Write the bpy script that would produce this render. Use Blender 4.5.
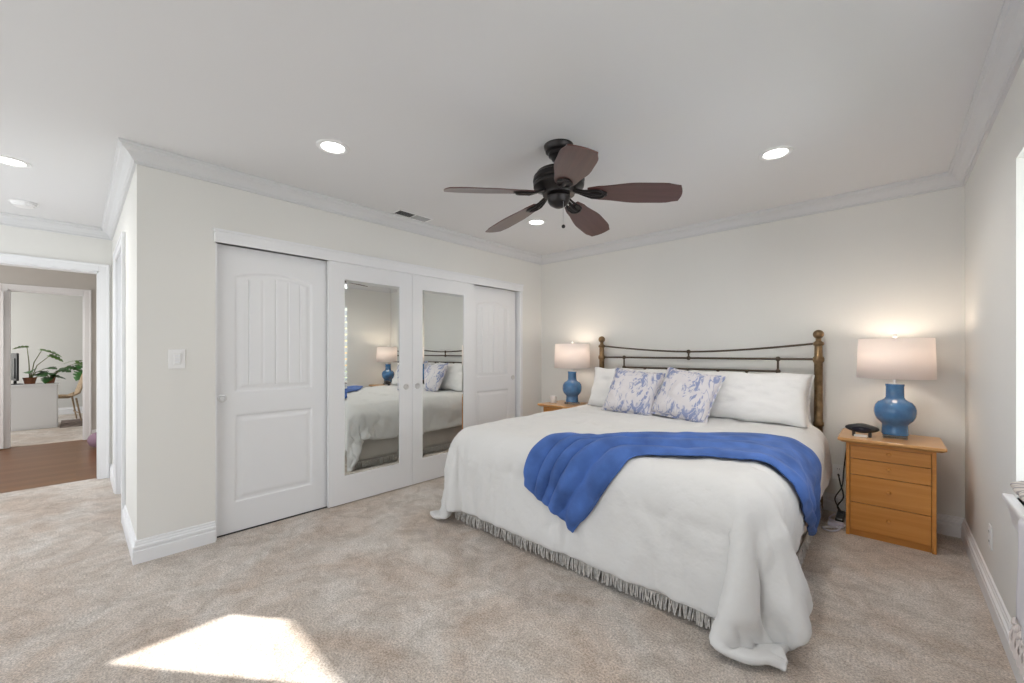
import bpy, bmesh, math, random
from mathutils import Vector, Matrix, noise
PI = math.pi
sc = bpy.context.scene
for _o in list(bpy.data.objects): bpy.data.objects.remove(_o)
COL = sc.collection
random.seed(7)

# ------------------------------------------------------------------ camera, world, sun, window light, exposure
cam = bpy.data.objects.new('camera', bpy.data.cameras.new('camera')); COL.objects.link(cam)
cam.location = (0, 0, 1.24)
cam.rotation_euler = (PI/2, 0, math.atan2(.681, .732))
cam.data.sensor_width = 36; cam.data.lens = 36*405/1024
cam.data.shift_y = 10.5/1024*1.0
cam.data.clip_start = .02
sc.camera = cam

wd = bpy.data.worlds.new('sky'); sc.world = wd; wd.use_nodes = True
_n = wd.node_tree.nodes; _l = wd.node_tree.links
_sky = _n.new('ShaderNodeTexSky'); _sky.sky_type = 'NISHITA'; _sky.sun_disc = False
_sky.sun_elevation = math.radians(32); _sky.sun_rotation = math.radians(54)
_l.new(_sky.outputs[0], _n['Background'].inputs[0]); _n['Background'].inputs[1].default_value = .12

SUN = Vector((1, .73, .712))          # direction towards the sun
sun = bpy.data.objects.new('sun', bpy.data.lights.new('sun', 'SUN')); COL.objects.link(sun)
sun.data.energy = 16; sun.data.angle = math.radians(.5); sun.data.color = (1, .96, .9)
sun.rotation_euler = SUN.to_track_quat('Z', 'Y').to_euler()

def area(name, loc, direction, sx, sy, power, color=(1, 1, 1)):
    d = bpy.data.lights.new(name, 'AREA'); d.shape = 'RECTANGLE'; d.size = sx; d.size_y = sy
    d.energy = power; d.color = color
    o = bpy.data.objects.new(name, d); COL.objects.link(o); o.location = loc
    o.rotation_euler = (-Vector(direction)).to_track_quat('Z', 'Y').to_euler(); return o
# area lamps standing in for daylight; the large back window is added for light
area('fill_back_window', (-1.6, -1.63, 1.15), (0, 1, 0), 2.7, 2.0, 30, (.96, .98, 1))
area('daylight_side_window', (2.4, 1.3, .95), (-1, 0, 0), 3.0, 2.0, 138, (.93, .97, 1))
area('daylight_entry_window', (-4.6, -1.63, 1.3), (0, 1, 0), 1.5, 1.3, 26, (.94, .97, 1))
area('daylight_hall_window', (-7.0, -2.53, 1.4), (0, 1, 0), 1.4, 1.2, 44, (1, .97, .93))
area('daylight_study_window', (-10.4, -2.53, 1.4), (0, 1, .0), 2.2, 1.3, 64, (1, .99, .97))
vs = sc.view_settings
vs.view_transform = 'Standard'; vs.look = 'None'; vs.gamma = 1; vs.use_curve_mapping = False; vs.exposure = 0.09
sc.cycles.use_denoising = True
sc.cycles.max_bounces = 10; sc.cycles.diffuse_bounces = 6; sc.cycles.sample_clamp_indirect = 6

# ------------------------------------------------------------------ materials
def mat(name, col, rough=.5, metal=0, noise_amt=0, nscale=8, bump=0, bscale=200, spec=.5, emit=None, estr=0, sheen=0, coat=0, bdist=.003):
    m = bpy.data.materials.new(name); m.use_nodes = True
    nt = m.node_tree; b = nt.nodes['Principled BSDF']
    b.inputs['Base Color'].default_value = (*col, 1); b.inputs['Roughness'].default_value = rough
    b.inputs['Metallic'].default_value = metal; b.inputs['Specular IOR Level'].default_value = spec
    b.inputs['Sheen Weight'].default_value = sheen; b.inputs['Coat Weight'].default_value = coat
    if emit: b.inputs['Emission Color'].default_value = (*emit, 1); b.inputs['Emission Strength'].default_value = estr
    if noise_amt or bump:
        tc = nt.nodes.new('ShaderNodeTexCoord')
    if noise_amt:
        no = nt.nodes.new('ShaderNodeTexNoise'); no.inputs['Scale'].default_value = nscale; no.inputs['Detail'].default_value = 4
        nt.links.new(tc.outputs['Object'], no.inputs['Vector'])
        r = nt.nodes.new('ShaderNodeValToRGB')
        r.color_ramp.elements[0].position = .3; r.color_ramp.elements[1].position = .7
        r.color_ramp.elements[0].color = (*[c*(1-noise_amt) for c in col], 1)
        r.color_ramp.elements[1].color = (*[min(1, c*(1+noise_amt)) for c in col], 1)
        nt.links.new(no.outputs['Fac'], r.inputs[0]); nt.links.new(r.outputs[0], b.inputs['Base Color'])
    if bump:
        no2 = nt.nodes.new('ShaderNodeTexNoise'); no2.inputs['Scale'].default_value = bscale; no2.inputs['Detail'].default_value = 3
        nt.links.new(tc.outputs['Object'], no2.inputs['Vector'])
        bp = nt.nodes.new('ShaderNodeBump'); bp.inputs['Strength'].default_value = bump; bp.inputs['Distance'].default_value = bdist
        nt.links.new(no2.outputs['Fac'], bp.inputs['Height']); nt.links.new(bp.outputs[0], b.inputs['Normal'])
    return m

def wood(name, c1, c2, rough=.35, axis='X', scale=1.0, coat=.2):
    m = mat(name, c1, rough, coat=coat); nt = m.node_tree; b = nt.nodes['Principled BSDF']
    tc = nt.nodes.new('ShaderNodeTexCoord'); mp = nt.nodes.new('ShaderNodeMapping')
    s = {'X': (2, 40, 40), 'Y': (40, 2, 40), 'Z': (40, 40, 2)}[axis]
    mp.inputs['Scale'].default_value = [v*scale for v in s]
    no = nt.nodes.new('ShaderNodeTexNoise'); no.inputs['Scale'].default_value = 1; no.inputs['Detail'].default_value = 5; no.inputs['Distortion'].default_value = .6
    r = nt.nodes.new('ShaderNodeValToRGB'); r.color_ramp.elements[0].position = .3; r.color_ramp.elements[1].position = .7
    r.color_ramp.elements[0].color = (*c1, 1); r.color_ramp.elements[1].color = (*c2, 1)
    nt.links.new(tc.outputs['Object'], mp.inputs[0]); nt.links.new(mp.outputs[0], no.inputs['Vector'])
    nt.links.new(no.outputs['Fac'], r.inputs[0]); nt.links.new(r.outputs[0], b.inputs['Base Color'])
    return m

WALL = mat('wall_paint', (.755, .75, .725), .85, bump=.05, bscale=300, spec=.2)
CEIL = mat('ceiling_paint', (.72, .72, .725), .9, bump=.05, bscale=300, spec=.1)
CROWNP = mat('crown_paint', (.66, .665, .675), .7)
TRIM = mat('trim_paint', (.80, .81, .83), .4)
DOORW = mat('door_paint', (.78, .79, .81), .42)
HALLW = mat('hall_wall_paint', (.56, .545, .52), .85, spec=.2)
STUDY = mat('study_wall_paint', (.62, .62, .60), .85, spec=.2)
MIRROR = mat('mirror_glass', (.86, .88, .86), .0, 1)
CHROME = mat('brushed_nickel', (.66, .66, .66), .3, .9)
DARK = mat('dark_gap', (.03, .03, .03), .9)
BRONZE = mat('oiled_bronze', (.025, .022, .022), .35, .6)
BRASS = mat('antique_brass', (.24, .16, .085), .38, .85, noise_amt=.3, nscale=25)
IRON = mat('dark_iron', (.10, .075, .055), .45, .7)
BLADE = wood('walnut_blade', (.060, .020, .017), (.105, .040, .032), .32, 'X', 1.0, .3)
MAPLE = wood('maple_wood', (.56, .225, .042), (.66, .30, .070), .35, 'X', .8, .3)
MAPLET = wood('maple_top', (.56, .28, .09), (.64, .35, .13), .28, 'X', .8, .4)
DUVET = mat('duvet_cotton', (.69, .69, .685), .9, bump=.75, bscale=11, sheen=.15, spec=.15, bdist=.012)
SHEET = mat('pillow_cotton', (.80, .795, .79), .9, bump=.6, bscale=13, sheen=.1, spec=.15, bdist=.012)
TAN = mat('sand_linen', (.60, .51, .44), .9, bump=.2, bscale=200, spec=.15)
SKIRT = mat('skirt_linen', (.52, .50, .47), .95, bump=.2, bscale=250, spec=.1)
BLUE = mat('blue_plush', (.062, .135, .39), .85, noise_amt=.28, nscale=7, bump=.35, bscale=160, sheen=.08, spec=.2)
PLASTIC = mat('white_plastic', (.82, .82, .82), .35)
BLACKP = mat('black_plastic', (.012, .012, .013), .3)
CORD = mat('black_cord', (.02, .02, .02), .5)
ACRYL = bpy.data.materials.new('clear_acrylic'); ACRYL.use_nodes = True
_b = ACRYL.node_tree.nodes['Principled BSDF']; _b.inputs['Transmission Weight'].default_value = 1; _b.inputs['Roughness'].default_value = .02
_b.inputs['Base Color'].default_value = (.97, .98, 1, 1)
GLASSW = bpy.data.materials.new('window_glass'); GLASSW.use_nodes = True
_nt = GLASSW.node_tree; _nt.nodes.remove(_nt.nodes['Principled BSDF'])
_t = _nt.nodes.new('ShaderNodeBsdfTransparent'); _g = _nt.nodes.new('ShaderNodeBsdfGlossy'); _g.inputs['Roughness'].default_value = .01
_mx = _nt.nodes.new('ShaderNodeMixShader'); _mx.inputs[0].default_value = .06
_nt.links.new(_t.outputs[0], _mx.inputs[1]); _nt.links.new(_g.outputs[0], _mx.inputs[2]); _nt.links.new(_mx.outputs[0], _nt.nodes['Material Output'].inputs[0])
CERAM = mat('blue_ceramic', (.055, .17, .36), .16, noise_amt=.25, nscale=14, bump=.15, bscale=60, coat=.5)
SHADE = bpy.data.materials.new('linen_shade'); SHADE.use_nodes = True
_nt = SHADE.node_tree; _nt.nodes.remove(_nt.nodes['Principled BSDF'])
_d = _nt.nodes.new('ShaderNodeBsdfDiffuse'); _d.inputs[0].default_value = (.92, .89, .88, 1)
_t = _nt.nodes.new('ShaderNodeBsdfTranslucent'); _t.inputs[0].default_value = (.95, .88, .84, 1)
_mx = _nt.nodes.new('ShaderNodeMixShader'); _mx.inputs[0].default_value = .45
_nt.links.new(_d.outputs[0], _mx.inputs[1]); _nt.links.new(_t.outputs[0], _mx.inputs[2]); _nt.links.new(_mx.outputs[0], _nt.nodes['Material Output'].inputs[0])
LENS = mat('light_lens', (1, 1, 1), .5, emit=(1, .98, .95), estr=9)

# carpet: cut pile, mottled by foot traffic and pile direction
def carpet_mat():
    m = mat('carpet_pile', (.5, .44, .39), .98, spec=.05, sheen=.25); nt = m.node_tree; b = nt.nodes['Principled BSDF']
    tc = nt.nodes.new('ShaderNodeTexCoord')
    def nz(scale, detail=4, rough=.6, dist=0):
        n = nt.nodes.new('ShaderNodeTexNoise'); n.inputs['Scale'].default_value = scale; n.inputs['Detail'].default_value = detail
        n.inputs['Roughness'].default_value = rough; n.inputs['Distortion'].default_value = dist
        nt.links.new(tc.outputs['Object'], n.inputs['Vector']); return n
    def ramp(a, b_, p0, p1):
        r = nt.nodes.new('ShaderNodeValToRGB'); e = r.color_ramp.elements
        e[0].position = p0; e[1].position = p1; e[0].color = (*a, 1); e[1].color = (*b_, 1); return r
    def mix(mode, fac, c1, c2):
        x = nt.nodes.new('ShaderNodeMixRGB'); x.blend_type = mode; x.inputs[0].default_value = fac
        nt.links.new(c1, x.inputs[1]); nt.links.new(c2, x.inputs[2]); return x.outputs[0]
    n1 = nz(1.6, 5, .65, .8); r1 = ramp((.545, .455, .385), (.65, .61, .57), .38, .62); nt.links.new(n1.outputs['Fac'], r1.inputs[0])
    n2 = nz(7, 5, .7, 1.2); r2 = ramp((.78, .76, .73), (1.06, 1.06, 1.06), .36, .60); nt.links.new(n2.outputs['Fac'], r2.inputs[0])
    n3 = nz(120, 3, .8); r3 = ramp((.58, .57, .56), (1.32, 1.32, 1.32), .36, .64); nt.links.new(n3.outputs['Fac'], r3.inputs[0])
    c = mix('MULTIPLY', 1, r1.outputs[0], r2.outputs[0]); c = mix('MULTIPLY', 1, c, r3.outputs[0])
    nt.links.new(c, b.inputs['Base Color'])
    bp = nt.nodes.new('ShaderNodeBump'); bp.inputs['Strength'].default_value = .7; bp.inputs['Distance'].default_value = .006
    n4 = nz(260, 2, .8); nt.links.new(n4.outputs['Fac'], bp.inputs['Height'])
    bp2 = nt.nodes.new('ShaderNodeBump'); bp2.inputs['Strength'].default_value = .5; bp2.inputs['Distance'].default_value = .02
    nt.links.new(n2.outputs['Fac'], bp2.inputs['Height']); nt.links.new(bp2.outputs[0], bp.inputs['Normal']); nt.links.new(bp.outputs[0], b.inputs['Normal'])
    return m
CARPET = carpet_mat()
def plank_mat():
    m = mat('hall_planks', (.25, .11, .05), .3, coat=0, spec=.3); nt = m.node_tree; b = nt.nodes['Principled BSDF']
    tc = nt.nodes.new('ShaderNodeTexCoord'); mp = nt.nodes.new('ShaderNodeMapping'); mp.inputs['Rotation'].default_value = (0, 0, PI/2)
    br = nt.nodes.new('ShaderNodeTexBrick'); br.inputs['Scale'].default_value = 1; br.inputs['Brick Width'].default_value = 1.3; br.inputs['Row Height'].default_value = .12
    br.inputs['Mortar Size'].default_value = .001; br.inputs['Color1'].default_value = (.15, .062, .022, 1); br.inputs['Color2'].default_value = (.20, .092, .036, 1); br.inputs['Mortar'].default_value = (.10, .045, .02, 1)
    nt.links.new(tc.outputs['Object'], mp.inputs[0]); nt.links.new(mp.outputs[0], br.inputs['Vector']); nt.links.new(br.outputs['Color'], b.inputs['Base Color'])
    return m
PLANK = plank_mat()
def floral_mat():
    m = mat('blue_floral_linen', (.7, .69, .71), .9, spec=.15); nt = m.node_tree; b = nt.nodes['Principled BSDF']
    tc = nt.nodes.new('ShaderNodeTexCoord')
    def nz(scale, dist, rot, sc_):
        mp = nt.nodes.new('ShaderNodeMapping'); mp.inputs['Rotation'].default_value = (0, 0, rot); mp.inputs['Scale'].default_value = sc_
        nt.links.new(tc.outputs['Object'], mp.inputs[0])
        n = nt.nodes.new('ShaderNodeTexNoise'); n.inputs['Scale'].default_value = scale; n.inputs['Detail'].default_value = 3; n.inputs['Distortion'].default_value = dist
        nt.links.new(mp.outputs[0], n.inputs['Vector']); return n.outputs['Fac']
    def band(src, p, w):
        r = nt.nodes.new('ShaderNodeValToRGB'); r.color_ramp.interpolation = 'EASE'; e = r.color_ramp.elements
        e[0].position = p-w; e[1].position = p; e[0].color = (0, 0, 0, 1); e[1].color = (1, 1, 1, 1)
        x = r.color_ramp.elements.new(p+w); x.color = (0, 0, 0, 1); nt.links.new(src, r.inputs[0]); return r.outputs[0]
    def mx(mode, a, b_):
        x = nt.nodes.new('ShaderNodeMixRGB'); x.blend_type = mode; x.inputs[0].default_value = 1
        nt.links.new(a, x.inputs[1]); nt.links.new(b_, x.inputs[2]); return x.outputs[0]
    stems = band(nz(7, 1.2, .5, (1, .38, 1)), .50, .022)
    leaves = nt.nodes.new('ShaderNodeValToRGB'); leaves.color_ramp.elements[0].position = .50; leaves.color_ramp.elements[1].position = .58
    nt.links.new(nz(11, 1.5, .6, (1, .45, 1)), leaves.inputs[0])
    veins = band(nz(22, .8, .6, (1, .4, 1)), .5, .06)
    pat = mx('LIGHTEN', stems, leaves.outputs[0]); pat = mx('SUBTRACT', pat, veins)
    x = nt.nodes.new('ShaderNodeMixRGB'); x.inputs[1].default_value = (.68, .655, .675, 1); x.inputs[2].default_value = (.27, .31, .49, 1)
    nt.links.new(pat, x.inputs[0]); nt.links.new(x.outputs[0], b.inputs['Base Color'])
    return m
FLORAL = floral_mat()

# ------------------------------------------------------------------ helpers
def tag(o, label=None, cat=None, group=None, kind=None):
    for k, v in (('label', label), ('category', cat), ('group', group), ('kind', kind)):
        if v: o[k] = v
    return o
def root(name, loc, label, cat, rz=0, group=None):
    o = bpy.data.objects.new(name, None); COL.objects.link(o); o.location = loc; o.rotation_euler = (0, 0, rz)
    o.empty_display_size = .1
    return tag(o, label, cat, group)

class MB:
    def __init__(s): s.bm = bmesh.new()
    def _xf(s, vs, M):
        if M is not None: bmesh.ops.transform(s.bm, matrix=M, verts=vs)
        return s
    def box(s, x0, x1, y0, y1, z0, z1, bev=0, seg=2, M=None):
        r = bmesh.ops.create_cube(s.bm, size=1); vs = r['verts']
        for v in vs: v.co = Vector(((x0+x1)/2+v.co.x*(x1-x0), (y0+y1)/2+v.co.y*(y1-y0), (z0+z1)/2+v.co.z*(z1-z0)))
        if bev:
            es = list({e for v in vs for e in v.link_edges})
            r2 = bmesh.ops.bevel(s.bm, geom=es, offset=bev, segments=seg, affect='EDGES', profile=.5)
            vs = list({v for f in r2['faces'] for v in f.verts} | {v for v in vs if v.is_valid})
        return s._xf(vs, M)
    def lathe(s, prof, seg=32, M=None, sx=1, sy=1):
        rings = []; vs = []
        for r, z in prof:
            if r < 1e-6: v = s.bm.verts.new((0, 0, z)); rings.append([v]); vs.append(v)
            else:
                ring = [s.bm.verts.new((r*math.cos(2*PI*i/seg)*sx, r*math.sin(2*PI*i/seg)*sy, z)) for i in range(seg)]; rings.append(ring); vs += ring
        for a, b in zip(rings, rings[1:]):
            for i in range(seg):
                j = (i+1) % seg
                if len(a) == 1 and len(b) == 1: continue
                if len(a) == 1: s.bm.faces.new((a[0], b[j], b[i]))
                elif len(b) == 1: s.bm.faces.new((a[i], a[j], b[0]))
                else: s.bm.faces.new((a[i], a[j], b[j], b[i]))
        for ring in (rings[0], rings[-1]):
            if len(ring) > 1 and prof[0] != prof[-1]:
                try: s.bm.faces.new(ring)
                except ValueError: pass
        return s._xf(vs, M)
    def tube(s, pts, r, seg=10, caps=True):
        pts = [Vector(p) for p in pts]; n = len(pts); rings = []
        rr = r if isinstance(r, (list, tuple)) else [r]*n
        up = None
        for i, p in enumerate(pts):
            t = (pts[min(i+1, n-1)]-pts[max(i-1, 0)]).normalized()
            if up is None: up = Vector((0, 0, 1)) if abs(t.z) < .9 else Vector((1, 0, 0))
            a = t.cross(up).normalized(); b = a.cross(t).normalized(); up = b
            rings.append([s.bm.verts.new(p+(a*math.cos(2*PI*k/seg)+b*math.sin(2*PI*k/seg))*rr[i]) for k in range(seg)])
        for A, B in zip(rings, rings[1:]):
            for k in range(seg): s.bm.faces.new((A[k], A[(k+1) % seg], B[(k+1) % seg], B[k]))
        if caps: s.bm.faces.new(rings[0]); s.bm.faces.new(rings[-1])
        return s
    def prism(s, poly, z0, z1, M=None):
        a = [s.bm.verts.new((x, y, z0)) for x, y in poly]; b = [s.bm.verts.new((x, y, z1)) for x, y in poly]; n = len(poly)
        for i in range(n): s.bm.faces.new((a[i], a[(i+1) % n], b[(i+1) % n], b[i]))
        s.bm.faces.new(a[::-1]); s.bm.faces.new(b)
        return s._xf(a+b, M)
    def grid(s, fn, nu, nv, closeu=False):
        g = [[s.bm.verts.new(fn(i/(nu), j/(nv))) for j in range(nv+1)] for i in range(nu+(0 if closeu else 1))]
        m = len(g)
        for i in range(m if closeu else m-1):
            for j in range(nv):
                s.bm.faces.new((g[i][j], g[(i+1) % m][j], g[(i+1) % m][j+1], g[i][j+1]))
        return s
    def sphere(s, c, r, seg=16, sc_=(1, 1, 1)):
        rr = bmesh.ops.create_uvsphere(s.bm, u_segments=seg, v_segments=max(6, seg//2), radius=r)
        bmesh.ops.transform(s.bm, matrix=Matrix.Translation(c) @ Matrix.Diagonal((*sc_, 1)), verts=rr['verts']); return s
    def sweep(s, path, prof, closed=False):
        """mitred moulding: path = xy points with the room on the left, prof = (offset into room, z)"""
        n = len(path); P = [Vector(p) for p in path]; rings = []
        for i in range(n):
            d0 = (P[i]-P[i-1]).normalized() if (closed or i > 0) else None
            d1 = (P[(i+1) % n]-P[i]).normalized() if (closed or i < n-1) else None
            if d0 is None: d0 = d1
            if d1 is None: d1 = d0
            n0 = Vector((-d0.y, d0.x)); n1 = Vector((-d1.y, d1.x)); m = (n0+n1); m = m/(1+n0.dot(n1))
            rings.append([s.bm.verts.new((P[i].x+m.x*o, P[i].y+m.y*o, z)) for o, z in prof])
        k = len(prof)
        for i in range(n if closed else n-1):
            A, B = rings[i], rings[(i+1) % n]
            for j in range(k): s.bm.faces.new((A[j], A[(j+1) % k], B[(j+1) % k], B[j]))
        if not closed: s.bm.faces.new(rings[0]); s.bm.faces.new(rings[-1])
        return s
    def build(s, name, m, parent=None, smooth=False, world=False, sub=0, solid=0, angle=40, offset=-1):
        bmesh.ops.recalc_face_normals(s.bm, faces=s.bm.faces)
        me = bpy.data.meshes.new(name)
        if world and parent:
            p = parent; T = Matrix.Identity(4)
            while p: T = T @ Matrix.Translation(-p.location); p = p.parent
            bmesh.ops.transform(s.bm, matrix=T, verts=s.bm.verts)
        s.bm.to_mesh(me); s.bm.free()
        o = bpy.data.objects.new(name, me); COL.objects.link(o); me.materials.append(m)
        if parent: o.parent = parent
        if smooth:
            me.shade_smooth()
            if angle < 180:
                try: me.set_sharp_from_angle(angle=math.radians(angle))
                except Exception: pass
        if solid: md = o.modifiers.new('s', 'SOLIDIFY'); md.thickness = solid; md.offset = offset
        if sub: md = o.modifiers.new('d', 'SUBSURF'); md.levels = sub; md.render_levels = sub
        return o
def struct(o, label=None): return tag(o, label, None, None, 'structure')
def copy_tree(o, parent=None):
    c = o.copy(); COL.objects.link(c); c.parent = parent
    for ch in [x for x in bpy.data.objects if x.parent == o]: copy_tree(ch, c)
    return c
def ss(a, b, x):
    t = min(1, max(0, (x-a)/(b-a))); return t*t*(3-2*t)
def interp(keys, x):
    if x <= keys[0][0]: return keys[0][1]
    for (a, va), (b, vb) in zip(keys, keys[1:]):
        if x <= b: return va+(vb-va)*ss(a, b, x)
    return keys[-1][1]
def catmull(P, t):
    n = len(P)-1; f = t*n; i = min(int(f), n-1); f -= i
    p = [Vector(P[max(0, min(n, i+k))]) for k in (-1, 0, 1, 2)]
    return .5*((2*p[1])+(p[2]-p[0])*f+(2*p[0]-5*p[1]+4*p[2]-p[3])*f*f+(3*p[1]-p[0]-3*p[2]+p[3])*f**3)
def R(a, ax): return Matrix.Rotation(a, 4, ax)
def T(x, y, z): return Matrix.Translation((x, y, z))

# ------------------------------------------------------------------ the room
XR, XL, YH, YS, XH, YB, H = .371, -3.234, 4.026, .241, -5.64, -1.6, 2.44
XF, XE = -8.30, -12.0
def wall(name, axis, p0, p1, a0, a1, holes=(), m=WALL, h=H, z0=0):
    mb = MB()
    def bx(a, b, lo, hi):
        if b-a < 1e-4 or hi-lo < 1e-4: return
        if axis == 'x': mb.box(p0, p1, a, b, lo, hi)
        else: mb.box(a, b, p0, p1, lo, hi)
    cur = a0
    for (a, b, lo, hi) in sorted(holes):
        bx(cur, a, z0, h); bx(a, b, z0, lo); bx(a, b, hi, h); cur = b
    bx(cur, a1, z0, h)
    return struct(mb.build(name, m))
struct(MB().box(XH-.06, XR+.15, YB-.15, YH+.15, -.1, 0).build('floor', CARPET))
struct(MB().box(XF-.06, XH-.06, -2.5, 1.2, -.1, -.004).build('floor', PLANK))
struct(MB().box(XE-.12, XF-.06, -2.6, 1.3, -.1, 0).build('floor', CARPET))
struct(MB().box(XE-.12, XR+.15, -2.6, YH+.15, H, H+.12).build('ceiling', CEIL))
WIN = (.55, 2.547, .66, 2.01)
wall('wall_right', 'x', XR, XR+.15, YB-.15, YH+.15, [WIN])
wall('wall_headboard', 'y', YH, YH+.15, XL-.12-.6, XR)
wall('wall_closet', 'x', XL-.12, XL, YS, YH, [(.62, 3.63, 0, 1.985)])
wall('wall_closet_back', 'x', -3.954, -3.834, YS+.12, YH)
DS = (-4.93, -4.12, 0, 2.04)
wall('wall_side', 'y', YS, YS+.12, XH-.12, XL-.12, [DS])
DH = (-.76, .147, 0, 2.025)
wall('wall_entry', 'x', XH-.12, XH, YB-.15, YS, [DH])
wall('wall_back', 'y', YB-.15, YB, XH, XR, [(-2.95, -.25, .12, 2.15), (-5.35, -3.85, .7, 2.0)])
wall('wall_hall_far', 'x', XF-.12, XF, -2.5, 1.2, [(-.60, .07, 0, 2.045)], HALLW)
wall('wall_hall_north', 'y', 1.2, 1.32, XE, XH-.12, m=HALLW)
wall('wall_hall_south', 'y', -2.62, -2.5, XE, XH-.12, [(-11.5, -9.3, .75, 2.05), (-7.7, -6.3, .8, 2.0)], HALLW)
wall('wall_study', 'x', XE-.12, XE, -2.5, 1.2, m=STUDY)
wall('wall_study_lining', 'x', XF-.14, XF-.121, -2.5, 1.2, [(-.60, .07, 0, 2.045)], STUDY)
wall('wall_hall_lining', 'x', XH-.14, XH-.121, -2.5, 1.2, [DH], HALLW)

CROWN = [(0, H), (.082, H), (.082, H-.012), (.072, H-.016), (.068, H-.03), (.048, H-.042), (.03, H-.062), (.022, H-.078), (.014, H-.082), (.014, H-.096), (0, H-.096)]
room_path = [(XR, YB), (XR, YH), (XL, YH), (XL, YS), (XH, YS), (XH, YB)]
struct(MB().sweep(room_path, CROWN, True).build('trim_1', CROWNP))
BASE = [(0, 0), (.019, 0), (.019, .072), (.014, .077), (.014, .084), (.019, .088), (.019, .100), (.011, .106), (.011, .114), (.007, .120), (.007, .130), (0, .135)]
for nm, p in (('baseboard_right', [(XR, YB), (XR, YH), (XL, YH), (XL, 3.665)]), ('baseboard_closet', [(XL, .618), (XL, YS), (-4.05, YS)]),
              ('baseboard_entry', [(-5.0, YS), (XH, YS), (XH, .222)]), ('baseboard_hall', [(XF, 1.2), (XF, .145)][:2]), ('baseboard_study', [(XE, 1.2), (XE, -2.5)])):
    if nm == 'baseboard_entry': p = [(-5.005, YS), (XH, YS), (XH, .223)]
    struct(MB().sweep(p, BASE).build(nm, TRIM))

# casings: thin moulded boards around openings
def casing(name, axis, plane, sgn, a0, a1, top, w=.075, jamb=.12, jdir=-1, t=.016):
    """axis 'x': wall plane x=plane, opening along y. sgn: side the casing faces; jamb lining goes jdir*jamb"""
    mb = MB()
    def bx(a, b, z0, z1, p0, p1, bev=.004):
        lo, hi = min(p0, p1), max(p0, p1)
        if axis == 'x': mb.box(lo, hi, a, b, z0, z1, bev)
        else: mb.box(a, b, lo, hi, z0, z1, bev)
    f = plane+sgn*t
    bx(a0-w, a0, 0, top+w, plane, f); bx(a1, a1+w, 0, top+w, plane, f); bx(a0-.001, a1+.001, top, top+w, plane, f)
    bx(a0-w-.0015, a0-w+.018, 0, top+w+.0015, plane, f+sgn*.006); bx(a1+w-.018, a1+w+.0015, 0, top+w+.0015, plane, f+sgn*.006); bx(a0-w+.003, a1+w-.003, top+w-.018, top+w+.001, plane, f+sgn*.0055)
    j = plane+jdir*jamb
    bx(a0-.001, a0+.012, 0, top, plane, j, 0); bx(a1-.012, a1+.001, 0, top, plane, j, 0); bx(a0, a1, top-.012, top+.001, plane, j, 0)
    return struct(mb.build(name, TRIM))
casing('trim_2', 'x', XH, 1, DH[0], DH[1], DH[3], .072, .14)
casing('trim_3', 'x', XF, 1, -.60, .07, 2.045, .072, .14)
casing('trim_4', 'y', YS, -1, DS[0], DS[1], DS[3], .07, .12, 1)

# panelled door face as a relief grid
def door_relief(w, h, panels, arch=False, d=.008, nx=110, nz=280):
    """grid in local (y along width, z up, +x outwards)"""
    def hgt(y, z):
        v = 0
        for (y0, y1, z0, z1, ar, groove) in panels:
            top = z1
            if ar: c = (y0+y1)/2; q = (y-c)/((y1-y0)/2); top = z1-.045*q*q
            e = min(y-y0, y1-y, z-z0, top-z)
            if e <= 0: continue
            v = -d*ss(0, .012, e)+d*.75*ss(.022, .05, e)
            if groove and e > .045:
                g = ((y-y0) % groove)/groove; g = abs(g-.5)*2
                v -= .006*ss(.86, 1.0, g)
        return v
    mb = MB(); mb.grid(lambda i, j: (hgt(i*w, j*h), i*w, j*h), nx, nz)
    return mb
def door_slab(name, y0, w, h, xf, relief_panels, nx=110, nz=280, th=.03, flipx=1):
    mb = door_relief(w, h, relief_panels, nx=nx, nz=nz)
    mb.box(-th, -.009, 0, w, 0, h)
    # rim closing relief to slab
    mb.box(-.0095, -.0005, 0, .003, 0, h); mb.box(-.0095, -.0005, w-.003, w, 0, h); mb.box(-.0095, -.0005, 0, w, 0, .003); mb.box(-.0095, -.0005, 0, w, h-.003, h)
    o = mb.build(name, DOORW, smooth=True, angle=25); o.location = (xf, y0, .008)
    return struct(o)
HD = 1.955
pan = [(.118, .627, .955, 1.80, True, .085), (.118, .627, .20, .80, False, 0)]
def pull(door, y, z, x=0):
    mb = MB(); mb.lathe([(0, .002), (.014, .002), (.018, .0055), (.027, .005), (.028, 0), (0, 0)][::-1], 28, T(x, y, z) @ R(PI/2, 'Y')); p = mb.build('finger_pull', CHROME, door, True); p['label'] = 'round brushed nickel finger pull'
d1 = door_slab('door_1', .622, .745, HD, -3.285, pan); d1['label'] = 'white closet door with arched grooved panel, nearest the light switch'
pull(d1, .045, .92)
d4 = door_slab('door_4', 2.845, .745, HD, -3.285, pan); d4['label'] = 'white panelled closet door at the far end beside the bed'
pull(d4, .70, .93)
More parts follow.
